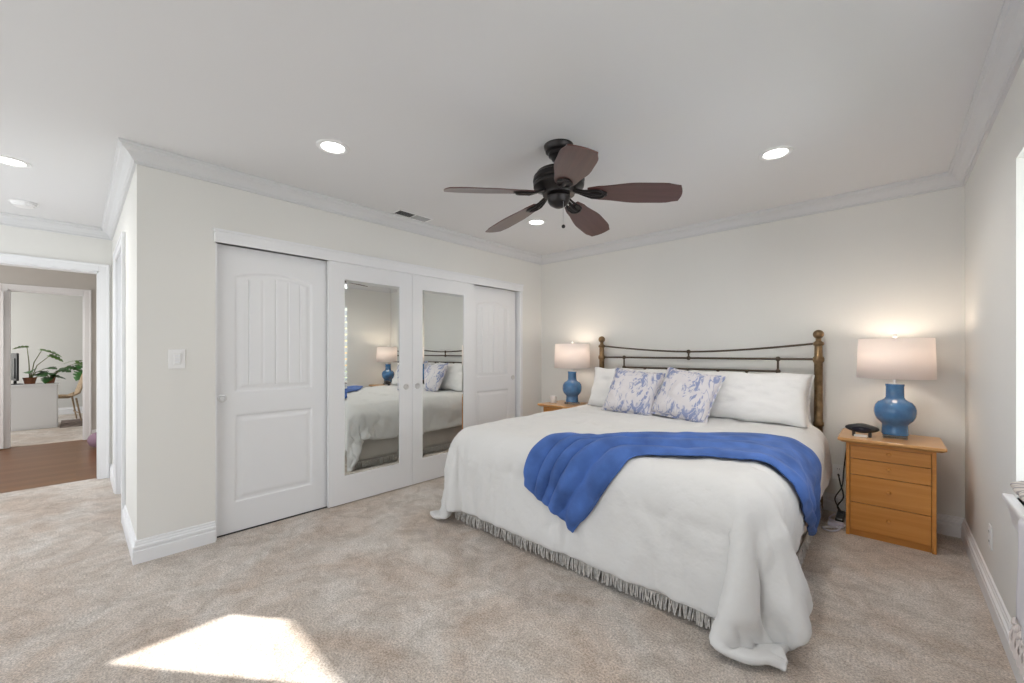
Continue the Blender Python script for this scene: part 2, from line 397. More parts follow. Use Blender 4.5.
# mirrored pair
def mirror_door(name, y0, my0, my1, py):
    w = .765; h = 1.955; z0, z1 = .222, 1.822; th = .028
    a, b = my0-y0, my1-y0
    mb = MB()
    mb.box(-th, 0, 0, a, 0, h); mb.box(-th, 0, b, w, 0, h); mb.box(-th, 0, a, b, 0, z0); mb.box(-th, 0, a, b, z1, h)
    mb.box(-th, -.012, a, b, z0, z1)
    o = struct(mb.build(name, DOORW)); o.location = (-3.238, y0, .008)
    # bevelled mirror
    bw = .022; dz = .0019
    mm = MB(); bm = mm.bm
    out = [bm.verts.new(v) for v in ((-.0065, a+.001, z0+.001), (-.0065, b-.001, z0+.001), (-.0065, b-.001, z1-.001), (-.0065, a+.001, z1-.001))]
    inn = [bm.verts.new((-.0065+dz, y, z)) for y, z in ((a+bw, z0+bw), (b-bw, z0+bw), (b-bw, z1-bw), (a+bw, z1-bw))]
    bk = [bm.verts.new((-.011, v.co.y, v.co.z)) for v in out]
    bm.faces.new(inn)
    for i in range(4):
        bm.faces.new((out[i], out[(i+1) % 4], inn[(i+1) % 4], inn[i])); bm.faces.new((bk[i], bk[(i+1) % 4], out[(i+1) % 4], out[i]))
    bm.faces.new(bk[::-1])
    g = mm.build('mirror', MIRROR, o); g['label'] = 'tall bevelled mirror pane'
    pull(o, py-y0, .915)
    return o
m2 = mirror_door('door_2', 1.355, 1.484, 1.99, 2.057); m2['label'] = 'mirrored closet door reflecting the blue lamp'
m3 = mirror_door('door_3', 2.123, 2.235, 2.745, 2.18); m3['label'] = 'mirrored closet door reflecting the headboard'
# header fascia and tracks, right jamb
mb = MB(); mb.box(XL-.005, XL+.018, .612, 3.655, 1.962, 2.045, .003); mb.box(XL-.005, XL+.024, .605, 3.662, 2.032, 2.05, .004)
struct(mb.build('trim_5', TRIM))
mb = MB(); mb.box(XL-.118, XL+.01, 3.612, 3.655, 0, 1.962, .003); mb.box(XL-.12, XL-.002, .6205, .628, 0, 1.96); struct(mb.build('trim_6', TRIM))
struct(MB().box(-3.32, -3.276, .63, 3.61, .0005, .004).build('trim_7', DARK))

# side wall door (closed, flush with the far face), hall doors
sd = door_slab('door_5', 0, .784, 2.0, 0, [(.11, .67, 1.02, 1.86, False, 0), (.11, .67, .2, .86, False, 0)], 60, 150)
sd.rotation_euler = (0, 0, -PI/2); sd.location = (DS[0]+.013, YS+.075, .012); sd['label'] = 'white panelled door in the side wall of the entry'
hd = door_slab('door_6', 0, .66, 2.0, 0, [(.10, .56, 1.4, 1.88, False, 0), (.10, .56, .95, 1.32, False, 0), (.10, .56, .15, .87, False, 0)], 60, 150)
hd.location = (XF+.06, -.62-.66-.015, .012); hd['label'] = 'white panelled door folded open against the far hall wall'

# ------------------------------------------------------------------ side window: frame, glass, shutters, sill with apron
wf = MB()
wf.box(.455, .52, WIN[0], WIN[0]+.04, WIN[2], WIN[3]); wf.box(.455, .52, WIN[1]-.012, WIN[1], WIN[2], WIN[3])
wf.box(.455, .52, WIN[0], WIN[1], WIN[3]-.02, WIN[3]); wf.box(.455, .52, WIN[0], WIN[1], WIN[2], WIN[2]+.035); wf.box(.455, .52, 2.03, 2.075, WIN[2], WIN[3])
w1 = struct(wf.build('window_1', TRIM)); w1['label'] = 'bedroom window above the sill'
MB().box(.483, .487, WIN[0]+.03, 2.54, WIN[2]+.03, WIN[3]-.015).build('window_pane', GLASSW, w1)
def shutter(y0, y1, name='shutter'):
    t = root('window_shutter', (.425, (y0+y1)/2, WIN[2]+.01), '', 'shutter', group='slatted shutters in the side window')
    w = (y1-y0)/2; h = WIN[3]-WIN[2]-.03
    mb = MB(); mb.box(-.013, .013, -w, -w+.045, 0, h, .002); mb.box(-.013, .013, w-.045, w, 0, h, .002); mb.box(-.013, .013, -w+.045, w-.045, 0, .08, .002); mb.box(-.013, .013, -w+.045, w-.045, h-.08, h, .002)
    mb.build('frame', TRIM, t)
    n = 21
    for k in range(n):
        z = .10+(h-.2)*(k+.5)/n
        s = MB(); s.lathe([(1, -w+.047), (1, w-.047)], 12, T(0, 0, z) @ R(math.radians(52), 'Y') @ Matrix.Diagonal((.032, 1, .005, 1)) @ R(-PI/2, 'X'))
        s.build('slat', TRIM, t, True)
    return t
for i, (a, b) in enumerate(((.56, 1.05), (1.06, 1.55), (1.56, 2.05))):
    s = shutter(a, b); s['label'] = ['white slatted window shutter nearest the camera', 'white slatted window shutter, middle of the three', 'white slatted window shutter farthest from the camera, beside the bare pane'][i]
sl = MB(); sl.box(XR-.030, .47, WIN[0]-.05, WIN[1]+.055, WIN[2]-.022, WIN[2]+.0, .006, 3)
struct(sl.build('trim_8', TRIM))
AP = [(0, .545), (.006, .545), (.009, .575), (.014, .600), (.020, .622), (.025, .637), (0, .637)]
struct(MB().sweep([(XR, WIN[0]-.03), (XR, WIN[1]+.035)], [(a, z) for a, z in AP]).build('trim_9', TRIM))
# back windows, out of view; the large one added as a light source
for i, (a, b, c, d) in enumerate(((-2.95, -.25, .12, 2.15), (-5.35, -3.85, .7, 2.0))):
    mb = MB(); mb.box(a, a+.05, YB-.11, YB-.05, c, d); mb.box(b-.05, b, YB-.11, YB-.05, c, d); mb.box(a, b, YB-.11, YB-.05, c, c+.05); mb.box(a, b, YB-.11, YB-.05, d-.05, d); mb.box((a+b)/2-.025, (a+b)/2+.025, YB-.11, YB-.05, c, d)
    w = struct(mb.build('window_%d' % (i+2), TRIM)); MB().box(a+.05, b-.05, YB-.082, YB-.078, c+.05, d-.05).build('window_pane', GLASSW, w)
# unseen wing added to trim the sun patch, and the ground outside
mb = MB(); mb.box(1.3, 6.5, 4.3, 8.5, 0, 3.0); mb.prism([(4.05, 3.02), (8.6, 3.02), (8.6, 4.0), (6.3, 4.6), (4.05, 3.305)], .9, 6.9, Matrix(((0, 0, 1, 0), (1, 0, 0, 0), (0, 1, 0, 0), (0, 0, 0, 1))))
struct(mb.build('wall_sun_blocker', mat('stucco', (.6, .56, .5), .9)))
mb = MB()  # unseen slats added outside for the mirror bevel to reflect
for k in range(16): mb.box(2.6, 2.62, -2.5, 4.2, .02+k*.135, .02+k*.135+.10)
for k in range(5): mb.box(2.62, 2.70, -2.5+k*1.66, -2.42+k*1.66, -.12, 2.2)
struct(mb.build('wall_bevel_slats', TRIM))
struct(MB().box(XR+.16, 30, -20, 30, -.2, -.12).build('floor_outside', mat('lawn', (.12, .16, .06), .95, noise_amt=.3, nscale=3)))

# ------------------------------------------------------------------ small wall items
def on_wall(axis, x, y, z):   # local +z = out of wall, local y = up
    if axis == '+x': return T(x, y, z) @ Matrix(((0, 0, 1, 0), (1, 0, 0, 0), (0, 1, 0, 0), (0, 0, 0, 1)))
    if axis == '-x': return T(x, y, z) @ Matrix(((0, 0, -1, 0), (-1, 0, 0, 0), (0, 1, 0, 0), (0, 0, 0, 1)))
    if axis == '-y': return T(x, y, z) @ Matrix(((1, 0, 0, 0), (0, 0, -1, 0), (0, 1, 0, 0), (0, 0, 0, 1)))
t = root('light_switch', (XL, .424, 1.197), 'white wall switch plate beside the grooved closet door', 'light switch')
Mx = on_wall('+x', 0, 0, 0)
MB().box(-.041, .041, -.06, .06, 0, .006, .0025, M=Mx).build('plate', PLASTIC, t)
MB().box(-.018, .018, -.035, .035, .006, .012, .002, M=Mx).build('rocker', PLASTIC, t)
for k in range(3): MB().box(-.013, .013, -.024+.018*k, -.012+.018*k, .012, .0145, .001, M=Mx).build('button', TRIM, t)
def outlet(axis, loc, label):
    t = root('wall_outlet', loc, label, 'outlet', group='white wall outlets'); M_ = on_wall(axis, 0, 0, 0)
    MB().box(-.036, .036, -.058, .058, 0, .005, .002, M=M_).build('plate', PLASTIC, t)
    for s in (-1, 1):
        q = MB().box(-.017, .017, s*.024-.015, s*.024+.015, .005, .008, .002, M=M_).build('socket', PLASTIC, t)
        mb = MB(); mb.box(-.008, -.006, s*.024-.004, s*.024+.006, .008, .0085, M=M_); mb.box(.006, .008, s*.024-.004, s*.024+.006, .008, .0085, M=M_); mb.build('slot', DARK, q)
outlet('-x', (XR, 3.08, .326), 'white outlet low on the right wall under the window side')
outlet('-y', (-.285, YH, .31), 'white outlet on the wall between bed and wooden nightstand')

# ceiling items
def downlight(x, y, label, power=16):
    t = root('recessed_light', (x, y, H), label, 'ceiling light', group='round recessed lights in the ceiling')
    MB().lathe([(.062, -.001), (.062, -.004), (.068, -.008), (.085, -.006), (.09, 0), (.062, 0), (.062, -.001)], 40).build('trim_ring', PLASTIC, t, True)
    MB().lathe([(0, -.003), (.0625, -.003), (.0625, -.0005), (0, -.0005)], 40).build('lens', LENS, t, True)
    l = bpy.data.lights.new('downlight', 'SPOT'); l.energy = power; l.spot_size = 2.7; l.spot_blend = 1; l.shadow_soft_size = .06; l.color = (1, .95, .88)
    lo = bpy.data.objects.new('bulb', l); COL.objects.link(lo); lo.parent = t; lo.location = (0, 0, -.03)
downlight(-2.38, 1.02, 'recessed ceiling light above the grooved closet door, left of the fan')
downlight(-2.38, 2.89, 'recessed ceiling light seen just below the fan blades', 26)
downlight(-.50, 2.87, 'recessed ceiling light right of the fan, above the bed', 36)
downlight(-4.04, -.285, 'recessed ceiling light over the entry at the left edge')
downlight(-.20, 1.35, 'recessed ceiling light above the foot of the bed, nearest the side window', 34)
downlight(-7.0, -.25, 'added unseen fill light in the hall ceiling beyond the entry doorway', 40)  # added out of view to brighten the far hall casings
t = root('smoke_detector', (-5.08, -.29, H), 'white round smoke detector on the entry ceiling', 'smoke detector')
MB().lathe([(0, -.038), (.045, -.038), (.055, -.034), (.058, -.024), (.066, -.022), (.07, -.012), (.07, 0), (0, 0)], 36).build('housing', PLASTIC, t, True)
MB().lathe([(.070, -.0005), (.078, -.001), (.08, -.006), (.07, -.008)], 36).build('base_ring', PLASTIC, t, True)
t = root('ceiling_vent', (-3.07, 2.02, H), 'white ceiling air register with dark slots above the mirrored doors', 'vent')
mb = MB(); mb.box(-.065, .065, -.175, -.158, -.006, 0, .002); mb.box(-.065, .065, .158, .175, -.006, 0, .002); mb.box(-.065, -.05, -.175, .175, -.006, 0, .002); mb.box(.05, .065, -.175, .175, -.006, 0, .002); mb.box(-.05, .05, -.004, .004, -.006, 0); mb.build('frame', PLASTIC, t)
MB().box(-.05, .05, -.158, .158, -.002, -.0003).build('backing', DARK, t)
for s in (-1, 1):
    mb = MB()
    for k in range(9):
        y = s*(.015+k*.016); mb.box(-.05, .05, -.006, .006, -.0008, .0008, M=T(0, y, -.005) @ R(s*math.radians(-38), 'X'))
    mb.build('louvre', mat('vent_grey%d' % s, (.42, .42, .42), .5), t)

# ------------------------------------------------------------------ ceiling fan
FX, FY = -1.41, 1.915
t = root('ceiling_fan', (FX, FY, H), 'dark bronze ceiling fan with five walnut blades', 'ceiling fan')
MB().lathe([(0, -.092), (.02, -.092), (.038, -.084), (.044, -.068), (.058, -.060), (.060, -.042), (.076, -.034), (.078, -.018), (.084, -.012), (.086, 0), (0, 0)], 40).build('canopy', BRONZE, t, True, angle=50)
MB().lathe([(.012, -.16), (.012, -.085), (0, -.085)], 16).build('downrod', BRONZE, t, True)
MB().lathe([(0, -.125), (.03, -.127), (.05, -.138), (.105, -.146), (.128, -.156), (.134, -.172), (.146, -.180), (.150, -.205), (.142, -.216), (.148, -.224), (.146, -.240), (.118, -.252), (.10, -.266), (.092, -.286), (0, -.286)], 48).build('motor_housing', BRONZE, t, True, angle=40)
MB().lathe([(0, -.362), (.018, -.360), (.032, -.353), (.05, -.342), (.062, -.326), (.064, -.31), (.070, -.30), (.062, -.284), (0, -.284)], 40).build('switch_housing', BRONZE, t, True, angle=50)
ZB = -.272
def blade_poly():
    L0, L1 = .17, .672
    pts = []
    def hw(s): return interp([(0, .046), (.12, .062), (.55, .090), (.84, .088), (1, .068)], s)
    for i in range(17):
        s = i/16; pts.append((L0+(L1-L0-.012)*s, -hw(s)))
    for i in range(1, 8):
        a = i/8; pts.append((L1-.012+.014*math.sin(PI*a), -.068+.136*a))
    for i in range(17):
        s = 1-i/16; pts.append((L0+(L1-L0-.012)*s, hw(s)))
    return pts
for k in range(5):
    ang = .475-k*2*PI/5
    Mb = R(ang, 'Z') @ T(0, 0, ZB) @ R(math.radians(6.2), 'Y') @ R(math.radians(-13), 'X')
    mb = MB(); mb.prism(blade_poly(), -.003, .003); bb = mb.build('blade', BLADE, t); bb.matrix_local = Mb
    ar = MB()
    # arm: curved bracket with two pierced strips and mounting plate below the blade
    for s in (-1, 1):
        ar.tube([(.075, s*.012, .018), (.11, s*.014, .010), (.15, s*.022, -.002), (.19, s*.034, -.009), (.235, s*.036, -.009), (.255, s*.022, -.009), (.265, 0, -.009)], .0065, 8)
    ar.tube([(.075, 0, .018), (.13, 0, .004), (.19, 0, -.009), (.25, 0, -.009)], [.010, .009, .012, .006], 8)
    ar.prism([(.185, -.03), (.25, -.033), (.278, -.014), (.278, .014), (.25, .033), (.185, .03)], -.0085, -.0035)
    a_ = ar.build('blade_arm', BRONZE, bb, True)
mb = MB(); mb.tube([(0.045, -.02, -.33), (.05, -.022, -.345), (.05, -.022, -.475)], .0016, 6); ch = mb.build('pull_chain', CHROME, t)
MB().sphere((.05, -.022, -.483), .011, 14).build('chain_knob', BRONZE, ch, True)

# ------------------------------------------------------------------ bed
BX0, BX1, BY0, BYH, ZT, RR = -2.45, -.325, 1.865, 3.86, .685, .15
bcx = (BX0+BX1)/2
bed = root('bed', (bcx, 2.9, 0), 'king bed with antique brass headboard and fringed grey skirt', 'bed')
# perimeter parameter: left side, corner, foot, corner, right side (corner radius RC)
RC = .13
Ls = BYH-(BY0+RR+RC); Lf = (BX1-RR-RC)-(BX0+RR+RC); La = RC*PI/2
LT = 2*Ls+Lf+2*La
def perim(p):
    """inset perimeter point and outward normal, p in metres from left head"""
    x0, x1, y0 = BX0+RR, BX1-RR, BY0+RR
    if p < Ls: return Vector((x0, BYH-p)), Vector((-1, 0))
    p -= Ls
    if p < La:
        a = p/RC; n = Vector((-math.cos(a), -math.sin(a))); return Vector((x0+RC, y0+RC))+n*RC, n
    p -= La
    if p < Lf: return Vector((x0+RC+p, y0)), Vector((0, -1))
    p -= Lf
    if p < La:
        a = p/RC; n = Vector((math.sin(a), -math.cos(a))); return Vector((x1-RC, y0+RC))+n*RC, n
    p -= La
    return Vector((x1, y0+RC+p)), Vector((1, 0))
c1 = Ls+La/2; c2 = Ls+La+Lf+La/2
HEM = [(0, .35), (c1-.30, .32), (c1-.12, .20), (c1-.03, .06), (c1+.06, .04), (c1+.13, .10), (c1+.22, .155), (c1+.42, .10), (c1+.8, .066), (c1+1.1, .085), (c1+1.4, .095), (c2-.42, .09), (c2-.22, .05), (c2-.05, .012), (c2+.06, .012), (c2+.16, .10), (c2+.30, .33), (c2+.45, .385), (LT, .38)]
FOLDS = [(c1-.46, .05, -.022), (c1-.30, .045, .030), (c1-.18, .035, -.034), (c1-.07, .04, .040), (c1+.02, .026, -.040), (c1+.09, .032, .036), (c1+.17, .026, -.034), (c1+.25, .035, .022), (c1+.36, .03, -.016), (c1+.60, .08, -.008),
         (c2-.74, .06, .010), (c2-.58, .05, -.014), (c2-.45, .05, .018), (c2-.34, .030, -.030), (c2-.25, .045, .030), (c2-.14, .022, -.045), (c2-.05, .045, .030), (c2+.05, .026, -.040), (c2+.13, .05, .030), (c2+.24, .04, -.02), (c2+.36, .06, .02), (c2+.55, .06, -.015), (c2+.8, .06, .015), (c2+1.1, .08, -.015), (.3, .08, .015), (.7, .08, -.015), (1.0, .06, .015)]
def ridge(x, y, z):
    return 1-abs(noise.noise(Vector((x, y, z))))*2.6
def off(p, s, z):
    """outward offset; s = 0 at top of drop, 1 at floor"""
    d = max(0, s)
    o = .012+.022*math.sin(min(1, d)*2.4)
    o += .065*math.exp(-((p-c1)/.2)**2)*d**1.3
    for c, w, a in FOLDS:
        cc = c+.05*(d-.6)*(1 if a > 0 else .4)+.03*noise.noise(Vector((c*3, d*2.2, 7)))
        o += a*math.exp(-((p-cc)/(w*(.6+.5*d)))**2)*ss(-.12, .7, d)
    near = math.exp(-((p-c1)/.45)**2)+math.exp(-((p-c2)/.5)**2)
    o += .008*noise.noise(Vector((p*5, d*3, 1.3)))*ss(0, .3, d)
    o += (.005+.010*near)*ridge(p*6.5+.6*d, d*1.1, 3)*ss(.02, .6, d)*.7
    o += .0030*ridge(p*13, d*5, 9)+.004*noise.noise(Vector((p*11, d*7, 4)))
    o -= .010*math.exp(-(abs(d-.62)/.028)**1.5)*(.5+.5*noise.noise(Vector((p*4, 0, 8))))   # stitched quilting channel
    return o
def quilt(x, y):
    z = .016*noise.noise(Vector((x*1.5, y*1.5, 0)))+.007*noise.noise(Vector((x*4, y*4, 3)))+.0018*noise.noise(Vector((x*13, y*13, 5)))
    z += .010*math.exp(-((x-bcx)/.8)**2)+.0035*ridge(x*3.2+y, y*2.4, 6)
    return z
def drop(p, s_arc):
    """position for arc length beyond the inset edge (down the side)"""
    P, n = perim(p); q = RR*PI/2
    if s_arc <= q:
        a = s_arc/RR; o = RR*math.sin(a); z = ZT-RR*(1-math.cos(a)); d = 0
        oo = off(p, 0, z)*ss(0, q, s_arc)
    else:
        dd = s_arc-q; z = ZT-RR-dd; d = dd/(ZT-RR); o = RR; oo = off(p, d, z)
    e = Vector((P.x, P.y))+n*(o+oo)
    if d > 0: e += Vector((.035, -.105))*math.exp(-((p-c2-.02)/.17)**2)*d**1.4
    zq = quilt(P.x, P.y)*(1-ss(0, q*1.3, s_arc))
    return Vector((e.x, e.y, z+zq))
def cloth_sim(o, colliders, frames, quality=8, bend=2.0, tension=15, mass=.35, air=2.0, pin=None, selfc=True, fric=12, grow=0):
    """let a cloth settle on solid things, return its resting vertex positions"""
    tmp = []
    for c in colliders:
        md = c.modifiers.new('c', 'COLLISION'); c.collision.thickness_outer = .008; c.collision.thickness_inner = .05; c.collision.cloth_friction = fric; tmp.append(c)
    md = o.modifiers.new('cloth', 'CLOTH'); st = md.settings
    st.quality = quality; st.mass = mass; st.air_damping = air
    st.tension_stiffness = st.compression_stiffness = tension; st.shear_stiffness = tension*.5; st.bending_stiffness = bend
    st.tension_damping = st.compression_damping = 5; st.bending_damping = 1
    md.collision_settings.distance_min = .010; md.collision_settings.use_self_collision = selfc; md.collision_settings.self_distance_min = .010
    md.collision_settings.collision_quality = 3
    if grow: st.shrink_min = -grow
    if pin: st.vertex_group_mass = pin
    md.point_cache.frame_start = 1; md.point_cache.frame_end = frames
    for f in range(1, frames+1): sc.frame_set(f)
    dg = bpy.context.evaluated_depsgraph_get(); ev = o.evaluated_get(dg)
    co = [v.co.copy() for v in ev.data.vertices]
    o.modifiers.remove(md)
    for c in tmp: c.modifiers.remove(c.modifiers['c'])
    sc.frame_set(1)
    return co
def set_co(o, co):
    for v, c in zip(o.data.vertices, co): v.co = c
    o.data.update(); o.data.shade_smooth()
# the stack the duvet lies on (mattress, skirted base) and the carpet, only while the cloth settles
stack = MB().box(BX0+.045, BX1-.045, BY0+.045, 3.96, .03, ZT-.035, .125, 8).build('duvet_form', SHEET)
ground = MB().box(-3.2, .3, .9, 4.0, -.3, .002).build('ground_form', SHEET)
DX0, DX1, DY0, DY1 = BX0-.27, BX1+.28, BY0-.43, BYH
random.seed(2)
def flat(i, j):
    k_ = ss(.80, 1, i)*(1-ss(.0, .35, j))
    k2 = (1-ss(0, .2, i))*(1-ss(.0, .35, j))
    x = DX0+(DX1-DX0)*i+.07*k_-.06*k2; y = DY0+(DY1-DY0)*j-(.11*ss(.80, .98, i)+.05*(1-ss(0, .15, i)))*(1-j)
    c_ = ss(.92, 1, i)*(1-ss(0, .08, j)); x -= .03*c_; y += .03*c_
    return Vector((x, y, ZT+.02+.012*noise.noise(Vector((x*4, y*4, 0)))+.006*noise.noise(Vector((x*11, y*11, 0)))))
NXD, NYD = 112, 108
du = MB().grid(flat, NXD, NYD).build('duvet', DUVET, None, True, angle=180)
vg = du.vertex_groups.new(name='head')
vg.add([v.index for v in du.data.vertices if v.co.y > BYH-.05 and BX0+.2 < v.co.x < BX1-.2], 1, 'REPLACE')
set_co(du, cloth_sim(du, [stack, ground], 46, bend=.8, pin='head', grow=.018))
# stitched quilting: shallow channels between soft boxes, and small creases
_nr = [v.normal.copy() for v in du.data.vertices]
for v in du.data.vertices:
    i, j = divmod(v.index, NYD+1); X = (DX1-DX0)*i/NXD; Y = (DY1-DY0)*j/NYD
    a = abs(((X/.46)%1)-.5)*2; b = abs(((Y/.46+.2)%1)-.5)*2
    ch = math.exp(-((1-a)/.05)**2)+math.exp(-((1-b)/.05)**2)
    hang = 1-ss(.45, .66, v.co.z)
    crease = 1-abs(noise.noise(Vector((X*4.2+Y*1.2, Y*1.6+X*.8, 8))))*4
    side = 1-abs(noise.noise(Vector((X*7, Y*1.3, 5))))*4 if v.co.y < BY0+.1 else 1-abs(noise.noise(Vector((X*1.3, Y*7, 5))))*4
    v.co += _nr[v.index]*(-.0055*min(1, ch)+.004*noise.noise(Vector((X*9, Y*9, 2)))+(.005+.005*hang)*max(-1, crease)+.012*hang*max(-.6, side)+.020*noise.noise(Vector((X*15, Y*7, 4)))*math.exp(-((1-b)/.25)**2))*(1 if _nr[v.index].z > -.1 else 0)
du.data.update()
md = du.modifiers.new('s', 'SOLIDIFY'); md.thickness = .034; md.offset = .3
md = du.modifiers.new('d', 'SUBSURF'); md.levels = md.render_levels = 1
tag(du, 'plain white cotton duvet spread over the king bed, its corner trailing on the carpet', 'duvet')
# mattress, box base, bed skirt with fringe
MB().box(BX0+.12, BX1-.12, BY0+.12, 3.9, .38, .635, .08, 5).build('mattress', SHEET, bed, True, world=True)
MB().box(BX0+.12, BX1-.12, BY0+.12, 3.9, .10, .38, .02).build('box_spring', SKIRT, bed, world=True)
skx0, skx1, sky0 = BX0+.10, BX1-.085, BY0+.075
def skirt_path(s):
    L1 = 3.88-sky0; L2 = skx1-skx0
    if s < L1: return Vector((skx0, 3.88-s)), Vector((-1, 0))
    s -= L1
    if s < L2: return Vector((skx0+s, sky0)), Vector((0, -1))
    s -= L2; return Vector((skx1, sky0+s)), Vector((1, 0))
LS = 2*(3.88-sky0)+(skx1-skx0)
def sk(i, j):
    P, n = skirt_path(min(i*LS, LS-1e-4)); z = .40-.325*j
    o = .006*math.sin(i*LS*26)*j+.010*noise.noise(Vector((i*LS*6, j, 0)))*j+.02*j
    return Vector((P.x+n.x*o, P.y+n.y*o, z))
skirt = MB().grid(sk, 420, 8).build('bed_skirt', SKIRT, bed, True, world=True, solid=.003, angle=180)
skirt['label'] = 'grey linen bed skirt'
mb = MB(); random.seed(3); s = 0
while s < LS-.01:
    P, n = skirt_path(s); tx = Vector((-n.y, n.x)); b = Vector((P.x, P.y, .078))+Vector((n.x, n.y, 0))*(.026+random.uniform(0, .008))
    L = .062+random.uniform(-.006, .008); sw = random.uniform(-.014, .014); ow = random.uniform(-.004, .014)
    e = b+Vector((tx.x*sw+n.x*ow, tx.y*sw+n.y*ow, -L)); w = random.uniform(.0022, .004)
    t3 = Vector((tx.x, tx.y, 0))*w; n3 = Vector((n.x, n.y, 0))*w*.7; m_ = (b+e)/2+Vector((n.x, n.y, 0))*.004
    vs = [[mb.bm.verts.new(c+k) for k in (t3, n3, -t3, -n3)] for c in (b, m_, e)]
    for A, B in zip(vs, vs[1:]):
        for q in range(4): mb.bm.faces.new((A[q], A[(q+1) % 4], B[(q+1) % 4], B[q]))
    s += random.uniform(.0045, .0085)
fr = mb.build('fringe', mat('fringe_cotton', (.60, .58, .55), .95, noise_amt=.25, nscale=60), skirt); fr.location = -Vector((0, 0, 0))
bpy.context.view_layer.update()
for v in fr.data.vertices: v.co -= Vector((bcx, 2.9, 0))
mb = MB()
def band(i, j):
    P, n = skirt_path(min(i*LS, LS-1e-4)); return Vector((P.x+n.x*(.030+.004*math.sin(j*PI)), P.y+n.y*(.030+.004*math.sin(j*PI)), .092-.018*j))
mb.grid(band, 300, 3); tb = mb.build('trim_band', mat('band_grey', (.42, .40, .37), .9), skirt, True, solid=.003)
for v in tb.data.vertices: v.co -= Vector((bcx, 2.9, 0))

# headboard: brass posts with ball finials, iron rails and spindles
HY = 3.945
PX = (-2.318, -.402)
hb = bpy.data.objects.new('headboard', None)
def post(x):
    mb = MB(); M_ = T(x, HY, 0)
    mb.lathe([(0, 0), (.022, 0), (.03, .01), (.03, .04), (.026, .05), (.0285, .06), (.0285, .66), (.034, .665), (.034, .69), (.0285, .70), (.028, 1.155), (.033, 1.162), (.037, 1.172), (.037, 1.190), (.033, 1.200), (.027, 1.207), (.026, 1.288), (.034, 1.294), (.037, 1.304), (.034, 1.314), (.024, 1.322), (.017, 1.332), (.020, 1.345), (.0, 1.345)], 24, M_)
    p = mb.build('bed_post', BRASS, bed, True, world=True, angle=50)
    f = MB().sphere((x, HY, 1.378), .036, 24).build('ball_finial', BRASS, p, True)
    for v in f.data.vertices: v.co -= Vector((bcx, 2.9, 0))
for x in PX: post(x)
def rail(pts, r, name='headboard_rail'):
    return MB().tube(pts, r, 10).build(name, IRON, bed, True, world=True)
def knob_r(x, z, r=.015, sc_=(1, 1, 1)):
    return MB().sphere((x, HY, z), r, 14, sc_)
rail([(PX[0]+(PX[1]-PX[0])*i/24, HY, 1.243+.066*(abs(i/12-1))**1.7) for i in range(25)], .0085)
rail([(PX[0], HY, 1.183), (bcx, HY, 1.183), (PX[1], HY, 1.183)], .0095)
rail([(-2.05, HY, 1.080), (-.67, HY, 1.080)], .009)
rail([(PX[0], HY, .62), (PX[1], HY, .62)], .011)
def conn(x, z0, z1):
    mb = MB(); mb.tube([(x, HY, z0), (x, HY, z1)], .0085, 10)
    for z in (z0, z1): mb.sphere((x, HY, z), .020, 14); 
    mb.build('rail_connector', IRON, bed, True, world=True)
conn(-2.05, 1.080, 1.183); conn(-.67, 1.080, 1.183); conn(bcx, 1.183, 1.243)
for x in (-1.82, -1.59, bcx, -1.13, -.90):
    mb = MB(); mb.tube([(x, HY, .62), (x, HY, 1.08)], .007, 8); mb.sphere((x, HY, 1.075), .017, 14, (1, 1, .8)); mb.tube([(x, HY, 1.035), (x, HY, 1.06)], .012, 10)
    mb.build('spindle', IRON, bed, True, world=True)

# ------------------------------------------------------------------ blue throw
P0 = [(-1.26, 1.50), (-1.13, 1.68), (-1.02, 1.86), (-.95, 2.00), (-.66, 2.18), (-.50, 2.28), (-.34, 2.32), (-.20, 2.38), (-.04, 2.62), (.10, 2.86)]
P1 = [(-1.61, 1.68), (-1.58, 1.88), (-1.50, 2.08), (-1.34, 2.30), (-.97, 2.72), (-.56, 3.00), (-.36, 3.06), (-.2, 3.10), (0, 3.12), (.15, 3.08)]
bpy.context.view_layer.update()
from mathutils.bvhtree import BVHTree
TREE = BVHTree.FromObject(du, bpy.context.evaluated_depsgraph_get())
def unroll(U, V, lift):
    x1, y0 = BX1-RR, BY0+RR
    su = U-x1; sv = y0-V
    if su > 0 and su >= sv:
        p = LT-(BYH-V); lim = RR*PI/2+(ZT-RR-.47); s1 = min(su, lim); eps = .004
        A = drop(p, s1); a_ = min(s1/RR, PI/2); n = Vector((math.sin(a_), 0, math.cos(a_)))
        hit = TREE.ray_cast(A+n*.22, -n, .6); B_ = hit[0] if hit[0] else A
        return B_+n*lift-Vector((.05*(su-s1), 0, su-s1))
    elif sv > 0:
        p = Ls+La+(U-(BX0+RR+RC)); eps = .004
        A = drop(p, sv); du_ = drop(p, sv+eps)-A; dp = drop(p+eps, sv)-A; n = du_.cross(dp)*-1
    else:
        A = Vector((U, V, ZT)); n = Vector((0, 0, 1)); hit = TREE.ray_cast(A+n*.3, -n, .8); return (hit[0] if hit[0] else A)+n*lift
    n.normalize()
    if n.z < -.3: n = -n
    c = Vector((bcx, 2.9, .3)); 
    if n.dot(Vector((A.x, A.y, A.z))-c) < 0: n = -n
    hit = TREE.ray_cast(A+n*.22, -n, .6)
    return (hit[0] if hit[0] else A)+n*lift
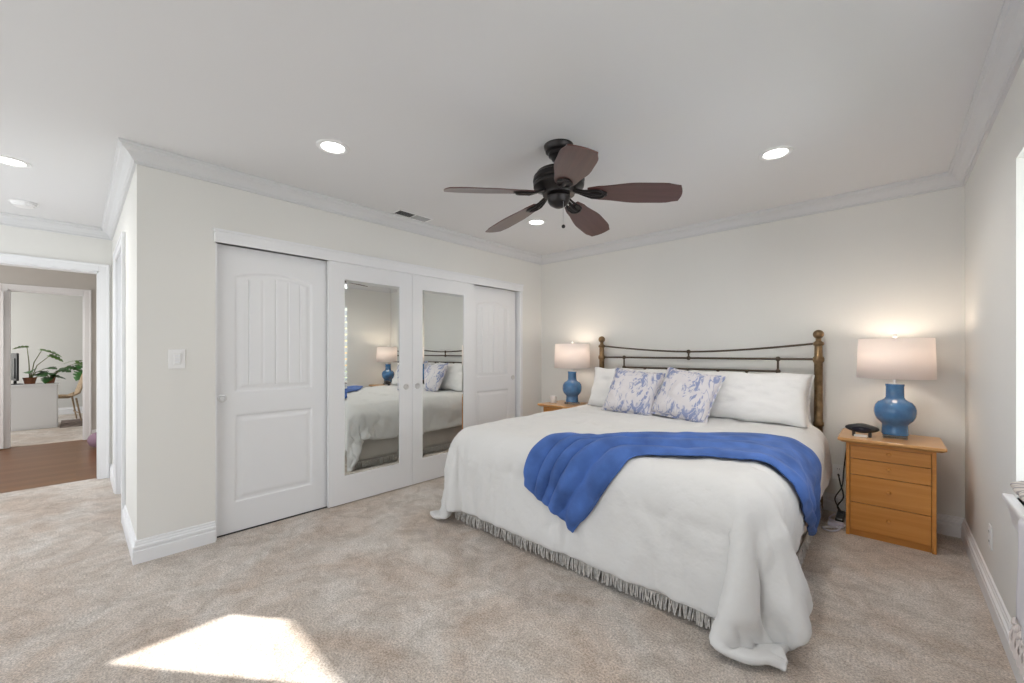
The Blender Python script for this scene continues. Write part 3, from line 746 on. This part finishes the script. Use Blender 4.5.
def throw_fn(i, j):
    a, b = i, j
    A, B = catmull(P0, a), catmull(P1, a)
    bb = b+.02*math.sin(b*PI*2+a*3)*math.sin(PI*b)
    q = A.lerp(B, bb)
    fold = (1-ss(.30, .62, a))*ss(-.03, .07, a)
    ph = 2*PI*(5.1*b+.26*math.sin(b*8.2+1)+.30*math.sin(a*5)+.25*noise.noise(Vector((a*4, b*2, 0))))
    bb += .023*fold*math.sin(ph)*ss(0, .05, min(b, 1-b)); q = A.lerp(B, bb)
    lift = .014+.040*fold*(.5+.5*math.cos(ph))*(.75+.5*noise.noise(Vector((b*4, 3, 3))))
    lift += (.25+.75*(1-fold))*(.010*noise.noise(Vector((a*5, b*3, 2)))+.018*math.exp(-((b-.09-.03*math.sin(a*9))/.07)**2)+.012*math.exp(-((b-.42-.12*math.sin(a*6))/.08)**2)+.010*math.exp(-((b-.75+.1*math.sin(a*8))/.09)**2))
    lift += .005*noise.noise(Vector((a*16, b*8, 7)))+.003*noise.noise(Vector((a*30, b*18, 3)))
    edge = min(b, 1-b, a*2, (1-a)*2); lift += -.004+.006*ss(0, .02, edge)
    return unroll(q.x, q.y, max(.009, lift))
th = MB().grid(throw_fn, 150, 90).build('throw_blanket', BLUE, None, True, angle=180)
md = th.modifiers.new('d', 'SUBSURF'); md.levels = md.render_levels = 1
tag(th, 'royal blue plush throw draped diagonally over the white bed', 'throw blanket')

bpy.data.objects.remove(stack); bpy.data.objects.remove(ground)
md = th.modifiers.new('s', 'SOLIDIFY'); md.thickness = .008; md.offset = 1
# ------------------------------------------------------------------ pillows
def pillow(name, w, h, t, loc, tilt, rz, m, label, seed=0, flange=0, group=None, roll=0, sq=.42, ruffle=0):
    random.seed(seed)
    def side(sg):
        def fn(i, j):
            x, y = i*2-1, j*2-1
            ex = 1-abs(x)**2.6; ey = 1-abs(y)**2.6
            th = max(0, ex*ey)**sq
            px = w/2*x*(1-.055*(1-y*y)*abs(x)**3)+.010*noise.noise(Vector((y*2.5, seed, 1)))*x*x; py = h/2*y*(1-.06*(1-x*x)*abs(y)**3)+.014*noise.noise(Vector((x*2.5, seed, 5)))*y*y
            wr = .016*noise.noise(Vector((x*2.2+seed, y*2.2, seed)))+.007*noise.noise(Vector((x*6+seed, y*5, seed*2)))-.006*abs(noise.noise(Vector((x*4+seed+y*2, y*1.5, seed*3))))
            pz = sg*(t/2*th+wr*th)
            # sag to the base
            if y < 0: pz *= 1+.12*(-y)
            if ruffle: pz += ruffle*math.sin(x*40+y*3)*(1-th)*(abs(x) > .85)
            return Vector((px, py, pz))
        return fn
    mb = MB(); mb.grid(side(1), 44, 34); mb.grid(side(-1), 44, 34)
    bmesh.ops.remove_doubles(mb.bm, verts=mb.bm.verts, dist=.0005)
    if flange:
        def fl(i, j):
            a = i*4; k = int(a) % 4; f = a-int(a)
            c = [(-1, -1), (1, -1), (1, 1), (-1, 1)]; p, q = Vector(c[k]), Vector(c[(k+1) % 4]); e = p.lerp(q, f)
            s_ = 1+j*0
            x, y = e.x, e.y
            px = w/2*x*(1-.055*(1-y*y)); py = h/2*y*(1-.06*(1-x*x)); r = Vector((px, py))
            d = Vector((x if abs(x) > .999 else 0, y if abs(y) > .999 else 0))
            r += d*flange*(j*1.0-.15)*(1+.0)
            return Vector((r.x, r.y, .006*math.sin(i*4*2*PI*7)*j+.003*math.sin(i*61)*j))
        mb.grid(fl, 240, 3, closeu=True)
    o = mb.build(name, m, None, True, angle=180)
    if flange: md = o.modifiers.new('s', 'SOLIDIFY'); md.thickness = .002
    o.location = loc; o.rotation_euler = (Matrix.Rotation(rz, 3, 'Z') @ Matrix.Rotation(tilt, 3, 'X') @ Matrix.Rotation(roll, 3, 'Z')).to_euler()
    return tag(o, label, 'pillow' if name == 'pillow' else 'cushion', 'floral cushions on the bed' if 'floral' in name else 'bed pillows')
d2r = math.radians
pillow('pillow', .92, .42, .17, (-.88, 3.665, .885), d2r(66), d2r(-2), SHEET, 'plump white pillow at the front right, beside the right bed post', 11, flange=.0)
pillow('pillow', .87, .42, .14, (-.865, 3.83, .85), d2r(76), 0, SHEET, 'white pillow behind the plump right one, showing at the right bed post', 5, flange=.012, ruffle=.004)
pillow('pillow', .84, .42, .16, (-1.86, 3.68, .885), d2r(68), d2r(2), SHEET, 'white pillow half hidden behind the left floral cushion', 21)
pillow('pillow', .86, .40, .13, (-1.84, 3.82, .865), d2r(75), 0, TAN, 'sand coloured pillow at the back left against the rails', 8)
pillow('floral_pillow', .46, .42, .15, (-1.715, 3.46, .875), d2r(60), d2r(2), FLORAL, 'left blue floral cushion leaning on the white pillow', 31, flange=.018, roll=d2r(-5))
pillow('floral_pillow', .47, .43, .16, (-1.235, 3.44, .88), d2r(60), d2r(-6), FLORAL, 'right blue floral cushion overlapping the plump white pillow', 41, flange=.018, roll=d2r(-8))

# ------------------------------------------------------------------ nightstands
def nightstand(loc, label):
    t = root('nightstand', loc, label, 'nightstand', group='maple nightstands beside the bed')   # local: x -.214...214, y 0 front ... .40 back
    bodyw, dpt, ht = .214, .38, .632
    mb = MB(); mb.box(-bodyw, -bodyw+.02, 0, dpt, 0, ht, .002); mb.box(bodyw-.02, bodyw, 0, dpt, 0, ht, .002); mb.box(-bodyw+.02, bodyw-.02, dpt-.012, dpt, .03, ht); mb.box(-bodyw+.02, bodyw-.02, .004, dpt-.012, ht-.02, ht); mb.box(-bodyw+.02, bodyw-.02, .02, dpt-.012, .035, .05)
    mb.build('cabinet', MAPLE, t)
    MB().box(-bodyw+.02, bodyw-.02, .018, .03, 0, .042, .001).build('plinth', MAPLE, t)
    # top with under-chamfered overhang
    mb = MB(); v = []
    for (z, i) in ((ht, .022), (ht+.014, .0), (ht+.028, .0), (ht+.030, .004)):
        v.append([mb.bm.verts.new(c) for c in ((-.255+i, -.055+i, z), (.255-i, -.055+i, z), (.255-i, .395, z), (-.255+i, .395, z))])
    for A, B in zip(v, v[1:]):
        for k in range(4): mb.bm.faces.new((A[k], A[(k+1) % 4], B[(k+1) % 4], B[k]))
    mb.bm.faces.new(v[0][::-1]); mb.bm.faces.new(v[-1]); mb.build('top', MAPLET, t)
    for z0, z1 in ((.046, .226), (.230, .412), (.416, .520), (.524, .608)):
        dr = MB().box(-bodyw+.022, bodyw-.022, .003, .34, z0, z1, .0015).build('drawer', MAPLE, t)
        MB().lathe([(0, .016), (.008, .015), (.012, .010), (.009, .004), (.007, 0), (0, 0)], 16, T(0, .003, (z0+z1)/2+.01) @ R(PI/2, 'X')).build('knob', MAPLE, dr, True)
    MB().box(-bodyw+.02, bodyw-.02, .003, .02, .610, .632).build('rail', MAPLE, t)
    return t
nightstand((0, 3.575, 0), 'maple nightstand with four drawers right of the bed')
nightstand((-2.63, 3.575, 0), 'maple nightstand on the left, mostly hidden by the bed')
NZ = .662

# ------------------------------------------------------------------ lamps
def lamp(loc, label, power):
    t = root('table_lamp', loc, label, 'lamp', group='blue ceramic bedside lamps')
    MB().box(-.062, .062, -.062, .062, 0, .022, .004).build('base', ACRYL, t)
    MB().lathe([(0, .022), (.068, .022), (.070, .030), (.068, .045), (.066, .075), (.067, .092), (.078, .104), (.094, .122), (.104, .146), (.108, .172), (.107, .196), (.100, .220), (.086, .240), (.066, .252), (.053, .262), (.047, .274), (.046, .345), (.049, .352), (.048, .362), (0, .362)], 56).build('body', CERAM, t, True, angle=60)
    MB().lathe([(0, .36), (.030, .36), (.030, .366), (.010, .370), (.010, .42), (.016, .424), (.016, .46), (0, .46)], 20).build('stem', CHROME, t, True, angle=40)
    sh = MB(); sh.lathe([(.198, .402), (.190, .668)], 64); 
    for f in [f for f in sh.bm.faces if len(f.verts) > 4]: sh.bm.faces.remove(f)
    so = sh.build('lamp_shade', SHADE, t, True, solid=.0016, angle=180)
    hp = MB(); hp.tube([(0, 0, .46), (.04, 0, .52), (.045, 0, .58), (.02, 0, .655), (0, 0, .668)], .0018, 6); hp.tube([(0, 0, .46), (-.04, 0, .52), (-.045, 0, .58), (-.02, 0, .655), (0, 0, .668)], .0018, 6)
    for k in range(3): a = k*2*PI/3; hp.tube([(0, 0, .66), (.187*math.cos(a), .187*math.sin(a), .66)], .0015, 6)
    hp.build('harp', CHROME, t)
    MB().lathe([(0, .664), (.004, .668), (.011, .678), (.013, .688), (.009, .698), (0, .701)], 20).build('finial', PLASTIC, t, True)
    MB().lathe([(0, .46), (.014, .462), (.016, .48), (.028, .52), (.03, .54), (.024, .56), (0, .572)], 20).build('bulb', mat('bulb_glow', (1, .9, .8), .5, emit=(1, .80, .6), estr=6), t, True)
    for z, e in ((.60, power),):
        l = bpy.data.lights.new('lamp_glow', 'POINT'); l.energy = e; l.color = (1, .83, .67); l.shadow_soft_size = .07
        lo = bpy.data.objects.new('lamp_glow', l); COL.objects.link(lo); lo.parent = t; lo.location = (.0, 0, z)
lamp((.03, 3.77, NZ), 'blue ceramic table lamp on the right nightstand', 3.9)
lamp((-2.59, 3.77, NZ), 'blue ceramic table lamp on the left nightstand', 2.8)

# alarm clock dock
t = root('alarm_clock', (-.135, 3.66, NZ), 'black oval clock radio on the right nightstand', 'alarm clock', rz=d2r(-3))
def oval(i, j):
    a, b = i*2*PI, (j-.5)*PI
    cx = math.copysign(abs(math.cos(b))**.7, math.cos(b))
    return Vector((.090*math.cos(a)*cx, .036*math.sin(a)*cx+.004, .056+.034*math.sin(b)*(1-.25*math.cos(a)**2)))
mb = MB(); mb.grid(oval, 40, 16, closeu=True); bmesh.ops.remove_doubles(mb.bm, verts=mb.bm.verts, dist=.0003); mb.build('body', BLACKP, t, True, angle=180)
for s in (-1, 1): MB().box(-.008+s*.042, .008+s*.042, -.02, .025, 0, .038, .004).build('foot', BLACKP, t)
MB().lathe([(1, -.001), (1, .001)], 32, T(0, -.0305, .055) @ R(PI/2, 'X') @ Matrix.Diagonal((.05, .014, 1, 1))).build('display', mat('clock_screen', (.02, .015, .018), .12), t)
tag(MB().box(-.175, -.105, 3.625, 3.66, NZ+.0005, NZ+.014, .003).build('note_pad', PLASTIC), 'small white pad lying under the black clock radio', 'pad')
t = root('candle_jar', (-2.80, 3.70, NZ), 'small white candle jar on the left nightstand', 'candle')
MB().lathe([(0, 0), (.032, 0), (.036, .004), (.036, .078), (.033, .08), (.031, .074), (.031, .062), (0, .062)], 28).build('jar', PLASTIC, t, True, angle=50)
MB().tube([(0, 0, .062), (.001, 0, .072)], .0012, 6).build('wick', CORD, t)

# cords and power strip between bed and nightstand
t = root('power_strip', (-.262, 3.86, 0), 'black power strip on the carpet behind the nightstand', 'power strip')
MB().box(-.025, .025, -.11, .11, .0, .034, .006, 3).build('case', BLACKP, t)
for k in range(4): MB().box(-.014, .014, -.085+k*.045, -.055+k*.045, .034, .036, .001).build('socket', mat('socket_grey%d' % k, (.05, .05, .05), .5), t)
def cord(pts, r, m, par, n=50):
    MB().tube([catmull(pts, i/n) for i in range(n+1)], r, 8).build('cord', m, par, True, world=True)
strip = t
t.rotation_euler = (0, 0, 0)
cord([(-.285, 4.00, .30), (-.27, 3.96, .24), (-.25, 3.93, .15), (-.285, 3.94, .07), (-.262, 3.90, .036)], .005, CORD, strip)
cord([(-.225, 3.975, .60), (-.235, 3.975, .50), (-.25, 3.96, .35), (-.26, 3.95, .22), (-.30, 3.93, .12), (-.25, 3.88, .036)], .004, CORD, strip)
t = root('charger_brick', (-.275, 3.68, 0), 'pale charger block among the cords beside the nightstand', 'charger')
cord([(-.30, 3.88, .02), (-.32, 3.78, .012), (-.25, 3.76, .01), (-.235, 3.66, .012), (-.30, 3.60, .012), (-.34, 3.56, .012), (-.29, 3.53, .01), (-.25, 3.60, .012), (-.265, 3.66, .012)], .006, mat('pale_cord', (.62, .60, .66), .6), t)
MB().box(-.045, .045, -.03, .03, 0.0, .032, .008, 3).build('case', mat('lilac_plastic', (.60, .57, .66), .5), t)
MB().box(.045, .055, -.008, .008, .010, .022, .002).build('plug', PLASTIC, t)

# ------------------------------------------------------------------ fringed throws on the window sill
STR = mat('striped_cotton', (.7, .66, .62), .9)
_nt = STR.node_tree; _tc = _nt.nodes.new('ShaderNodeTexCoord'); _w = _nt.nodes.new('ShaderNodeTexWave'); _w.inputs['Scale'].default_value = 16; _w.bands_direction = 'DIAGONAL'
_r = _nt.nodes.new('ShaderNodeValToRGB'); _e = _r.color_ramp.elements; _e[0].position = .25; _e[1].position = .4; _e[0].color = (.36, .34, .34, 1); _e[1].color = (.66, .61, .57, 1)
_nt.links.new(_tc.outputs['Object'], _w.inputs[0]); _nt.links.new(_w.outputs['Fac'], _r.inputs[0]); _nt.links.new(_r.outputs[0], _nt.nodes['Principled BSDF'].inputs['Base Color'])
PALE = mat('pale_lilac_cotton', (.70, .69, .74), .9, bump=.2, bscale=150)
def sill_cloth(i, j):      # i along the window, j from the glass side over the edge and down
    s = j*.545; y = 1.50+(.68+.06*ss(.15, .5, s))*i
    xe = XR-.055
    top = WIN[2]+.022+.006*math.sin(y*40)
    if s < .133: x, z = XR+.098-s, top
    elif s < .18: a = (s-.133)/.047*PI/2; x = XR-.035-.012*math.sin(a); z = top-.018*(1-math.cos(a))
    else: x = XR-.047-.008*math.sin(y*28)*(s-.18)*2; z = top-.018-(s-.18)
    return Vector((x+.006*noise.noise(Vector((y*9, s*5, 0))), y+.012*noise.noise(Vector((s*4, y*3, 2))), z))
sc_root = MB().grid(sill_cloth, 60, 50).build('fringed_throw', PALE, None, True, solid=.006, angle=180)
tag(sc_root, 'pale fringed throw hanging over the window sill', 'throw blanket')
for k in range(16):
    y = 1.51+.72*k/15; x = XR-.050; z0 = .300
    mb = MB(); mb.tube([(x, y, z0+.012), (x, y, z0)], [.004, .008], 8)
    mb.sphere((x, y, z0-.006), .009, 10)
    for q in range(7):
        a = q*2*PI/7; mb.tube([(x, y, z0-.008), (x+.010*math.cos(a), y+.010*math.sin(a), z0-.05), (x+.007*math.cos(a+.5), y+.007*math.sin(a+.5), z0-.105)], .0032, 5)
    mb.build('tassel', mat('tassel%d' % k, (.66, .60, .58), .95) if k == 0 else bpy.data.materials['tassel0'], sc_root, True)
def roll_cloth(i, j):
    y = 1.72+.74*i; a = j*2*PI*1.0; r = .030*(1+.15*math.sin(3*a+y*9))*(.75+.25*math.sin(PI*min(1, max(0, i))))
    return Vector((XR+.022+.050*math.cos(a)*1.0+.004*math.sin(y*60), y, WIN[2]+.045+.022+r*math.sin(a)))
mb = MB(); mb.grid(roll_cloth, 50, 24)
for e_ in (0, 1):
    c = mb.bm.verts.new(roll_cloth(e_, 0)*.5+roll_cloth(e_, .5)*.5); ring = [mb.bm.verts.new(roll_cloth(e_, q/24)) for q in range(24)]
    for q in range(24): mb.bm.faces.new((c, ring[q], ring[(q+1) % 24]))
bmesh.ops.remove_doubles(mb.bm, verts=mb.bm.verts, dist=.0005)
tag(mb.build('rolled_throw', STR, None, True, angle=180), 'rolled beige throw with dark stripes lying on the sill', 'throw blanket')

# ------------------------------------------------------------------ hall and study beyond the doorways
t = root('low_cabinet', (-10.02, -.50, 0), 'white low cabinet with plants on top in the far room', 'cabinet')
mb = MB(); mb.box(-.42, 0, -.40, .285, .0, .695, .004); mb.build('body', TRIM, t)
MB().box(-.44, .012, -.41, .30, .695, .722, .004).build('top', TRIM, t)
MB().box(.0005, .006, -.39, .275, .03, .675, .002).build('panel', TRIM, t)
t = root('monitor', (-10.20, -.67, .722), 'black flat screen seen edge on, on the white cabinet', 'monitor', rz=d2r(14))
MB().box(-.11, .11, -.030, -.010, .10, .42, .006).box(-.16, .16, -.016, .014, .06, .50, .010).build('screen', BLACKP, t)
MB().box(-.09, .09, -.07, .07, 0, .012, .004).box(-.02, .02, -.015, .015, .01, .08).build('stand', BLACKP, t)
t = root('desk_clutter_box', (-10.2, -.80, .722), 'small dark box beside the flat screen on the cabinet', 'box')
MB().box(-.06, .06, -.06, .05, 0, .12, .01).build('body', mat('dark_grey', (.08, .08, .085), .5), t); MB().box(-.062, .062, -.062, .052, .12, .13, .004).build('lid', BLACKP, t)

LEAF = mat('monstera_leaf', (.045, .14, .035), .35, noise_amt=.4, nscale=10); LEAFL = mat('young_leaf', (.13, .26, .06), .4, noise_amt=.3, nscale=10)
STEM = mat('plant_stem', (.20, .22, .09), .6); SOIL = mat('soil', (.04, .028, .02), 1); POT = mat('terracotta', (.32, .13, .07), .8)
def leaf_mesh(mb, base, d, size, droop=.3, cut=True, roll=0):
    """a notched heart-shaped leaf"""
    d = Vector(d).normalized(); sd_ = d.cross(Vector((0, 0, 1))); sd_ = sd_.normalized() if sd_.length > .01 else Vector((0, 1, 0))
    up = sd_.cross(d); sd_ = (Matrix.Rotation(roll, 3, d) @ sd_); up = Matrix.Rotation(roll, 3, d) @ up
    base = Vector(base); N = 14; left = []; right = []; mid = []
    for i in range(N+1):
        s = i/N; w = .52*size*math.sin(PI*min(1, s*.9+.12))**.7*(1-s*.15)
        if i == N: w = .01*size
        if cut and i % 3 == 1 and 1 < i < N-1: w *= .5
        c = base+d*size*(s-.05)-Vector((0, 0, 1))*droop*size*s*s
        mid.append(mb.bm.verts.new(c)); left.append(mb.bm.verts.new(c+sd_*w+up*(.10*w)-d*.10*size*(1-s))); right.append(mb.bm.verts.new(c-sd_*w+up*(.10*w)-d*.10*size*(1-s)))
    for i in range(N):
        mb.bm.faces.new((mid[i], mid[i+1], left[i+1], left[i])); mb.bm.faces.new((mid[i+1], mid[i], right[i], right[i+1]))
def plant(loc, pot_r, pot_h, leaves, label, stand=None):
    t = root('potted_monstera', loc, label, 'plant', group='monsteras in the far room')
    MB().lathe([(0, 0), (pot_r*.75, 0), (pot_r, pot_h*.9), (pot_r*1.06, pot_h*.9), (pot_r*1.06, pot_h), (pot_r*.92, pot_h), (pot_r*.88, pot_h*.85), (0, pot_h*.85)], 24).build('pot', POT, t, True, angle=40)
    MB().lathe([(0, pot_h*.90), (pot_r*.88, pot_h*.87), (0, pot_h*.86)], 20).build('soil', SOIL, t)
    for (dx, dy, z, dirx, diry, dirz, size, lite) in leaves:
        tip = Vector((dx, dy, z)); mb = MB()
        mb.tube([(dx*.08, dy*.08, pot_h*.85), (dx*.35, dy*.35, pot_h+(z-pot_h)*.55), tuple(tip)], [.007, .006, .004], 6); st = mb.build('stem', STEM, t, True)
        lm = MB(); leaf_mesh(lm, tip, (dirx, diry, dirz), size, .35, size > .12, random.uniform(-.5, .5)); lm.build('leaf', LEAFL if lite else LEAF, st, True, solid=.0015)
random.seed(5)
# y + = right in the picture (roughly), x + = towards camera
plant((-10.25, -.52, .722), .075, .10, [(.05, .13, .55, .1, .9, -.15, .24, 1), (.0, -.03, .60, 0, -.9, .1, .16, 1), (.08, .22, .46, .2, .9, -.3, .17, 1), (.10, .10, .17, .8, .4, .1, .20, 0), (.08, .18, .25, .5, .6, .2, .17, 0), (.12, .02, .22, .9, -.1, .1, .17, 0), (.04, .24, .12, .3, .9, 0, .18, 0)], 'tall monstera with long bare stems beside the black screen')
plant((-10.24, -.30, .722), .06, .09, [(.10, .02, .17, .9, .0, .2, .18, 0), (.06, .10, .22, .5, .7, .1, .18, 0), (.05, -.10, .19, .5, -.7, .2, .17, 0), (.02, .20, .26, .2, .9, -.1, .16, 0), (0, .30, .33, 0, .9, -.3, .20, 1), (.1, -.02, .10, .9, -.2, -.3, .15, 0)], 'bushy monstera at the right end of the white cabinet')
# plant stand side: a third plant beyond the cabinet on a small table
t = root('side_table', (-11.45, .36, 0), 'small dark table behind the rattan chair in the far room', 'table')
DKT = mat('dark_table', (.05, .045, .04), .5)
MB().box(-.22, .22, -.28, .28, .62, .65, .006).build('tabletop', DKT, t)
for sx in (-1, 1):
    for sy in (-1, 1): MB().box(sx*.19-.02, sx*.19+.02, sy*.25-.02, sy*.25+.02, 0, .62, .003).build('leg', DKT, t)
MB().box(-.2, .2, -.26, .26, .16, .18).build('shelf', DKT, t)
plant((-11.42, .24, .65), .09, .14, [(.08, -.10, .34, .6, -.6, .0, .26, 0), (.1, .08, .34, .6, .5, .1, .26, 0), (.05, -.2, .42, .2, -.9, .1, .24, 1), (.08, .0, .24, .9, .0, -.3, .26, 0), (.1, -.14, .22, .8, -.5, -.4, .24, 0), (.05, .16, .24, .4, .8, -.3, .26, 0), (0, .05, .46, .1, .4, .6, .2, 0)], 'monstera with broad dark leaves on the table behind the chair')
tag(MB().box(-11.62, -11.3, .14, .52, .181, .40, .01).build('storage_box', mat('teal_blue', (.06, .17, .23), .6)), 'teal storage box under the small dark table', 'box')
# rattan chair
RAT = mat('rattan', (.36, .26, .16), .6, noise_amt=.3, nscale=40, bump=.6, bscale=150)
t = root('rattan_chair', (-10.75, -.21, .0105), 'light rattan chair beside the white cabinet in the far room', 'chair', rz=d2r(8))
def shell(i, j):
    x = -.22+.44*i; s = j
    y = interp([(0, -.24), (.45, .10), (.6, .20), (1, .30)], s); z = interp([(0, .42), (.45, .40), (.6, .45), (1, .80)], s)
    return Vector((x*(1-.15*s), y+.03*(2*i-1)**2, z+.04*(2*i-1)**2))
MB().grid(shell, 16, 24).build('seat', RAT, t, True, solid=.018, angle=180)
for sx in (-1, 1):
    for sy in (-1, 1): MB().tube([(sx*.18, sy*.16+.02, .41), (sx*.21, sy*.22+.02, 0)], [.014, .010], 8).build('leg', RAT, t, True)
MB().tube([(-.2, .2, .15), (.2, .2, .15)], .009, 8).build('stretcher', RAT, t, True)
RUG = mat('patterned_rug', (.22, .17, .15), .95, noise_amt=.5, nscale=12)
tag(MB().box(-10.9, -9.9, -.19, .42, .0005, .010, .003).build('rug', RUG), 'small patterned rug on the far room carpet', 'rug')
# purple cushion on the hall floor by the doorway
def pouf(i, j):
    a, b = i*2*PI, (j-.5)*PI
    return Vector((-7.5+.17*math.cos(a)*math.cos(b)**.6 if math.cos(b) > 0 else -7.5, .26+.17*math.sin(a)*max(0, math.cos(b))**.6, .105+.10*math.sin(b)))
mb = MB(); mb.grid(pouf, 30, 14, closeu=True); bmesh.ops.remove_doubles(mb.bm, verts=mb.bm.verts, dist=.0005)
tag(mb.build('floor_cushion', mat('mauve_fabric', (.27, .18, .25), .9, bump=.3, bscale=40), None, True, angle=180), 'mauve floor cushion on the hall boards beside the doorway', 'cushion')
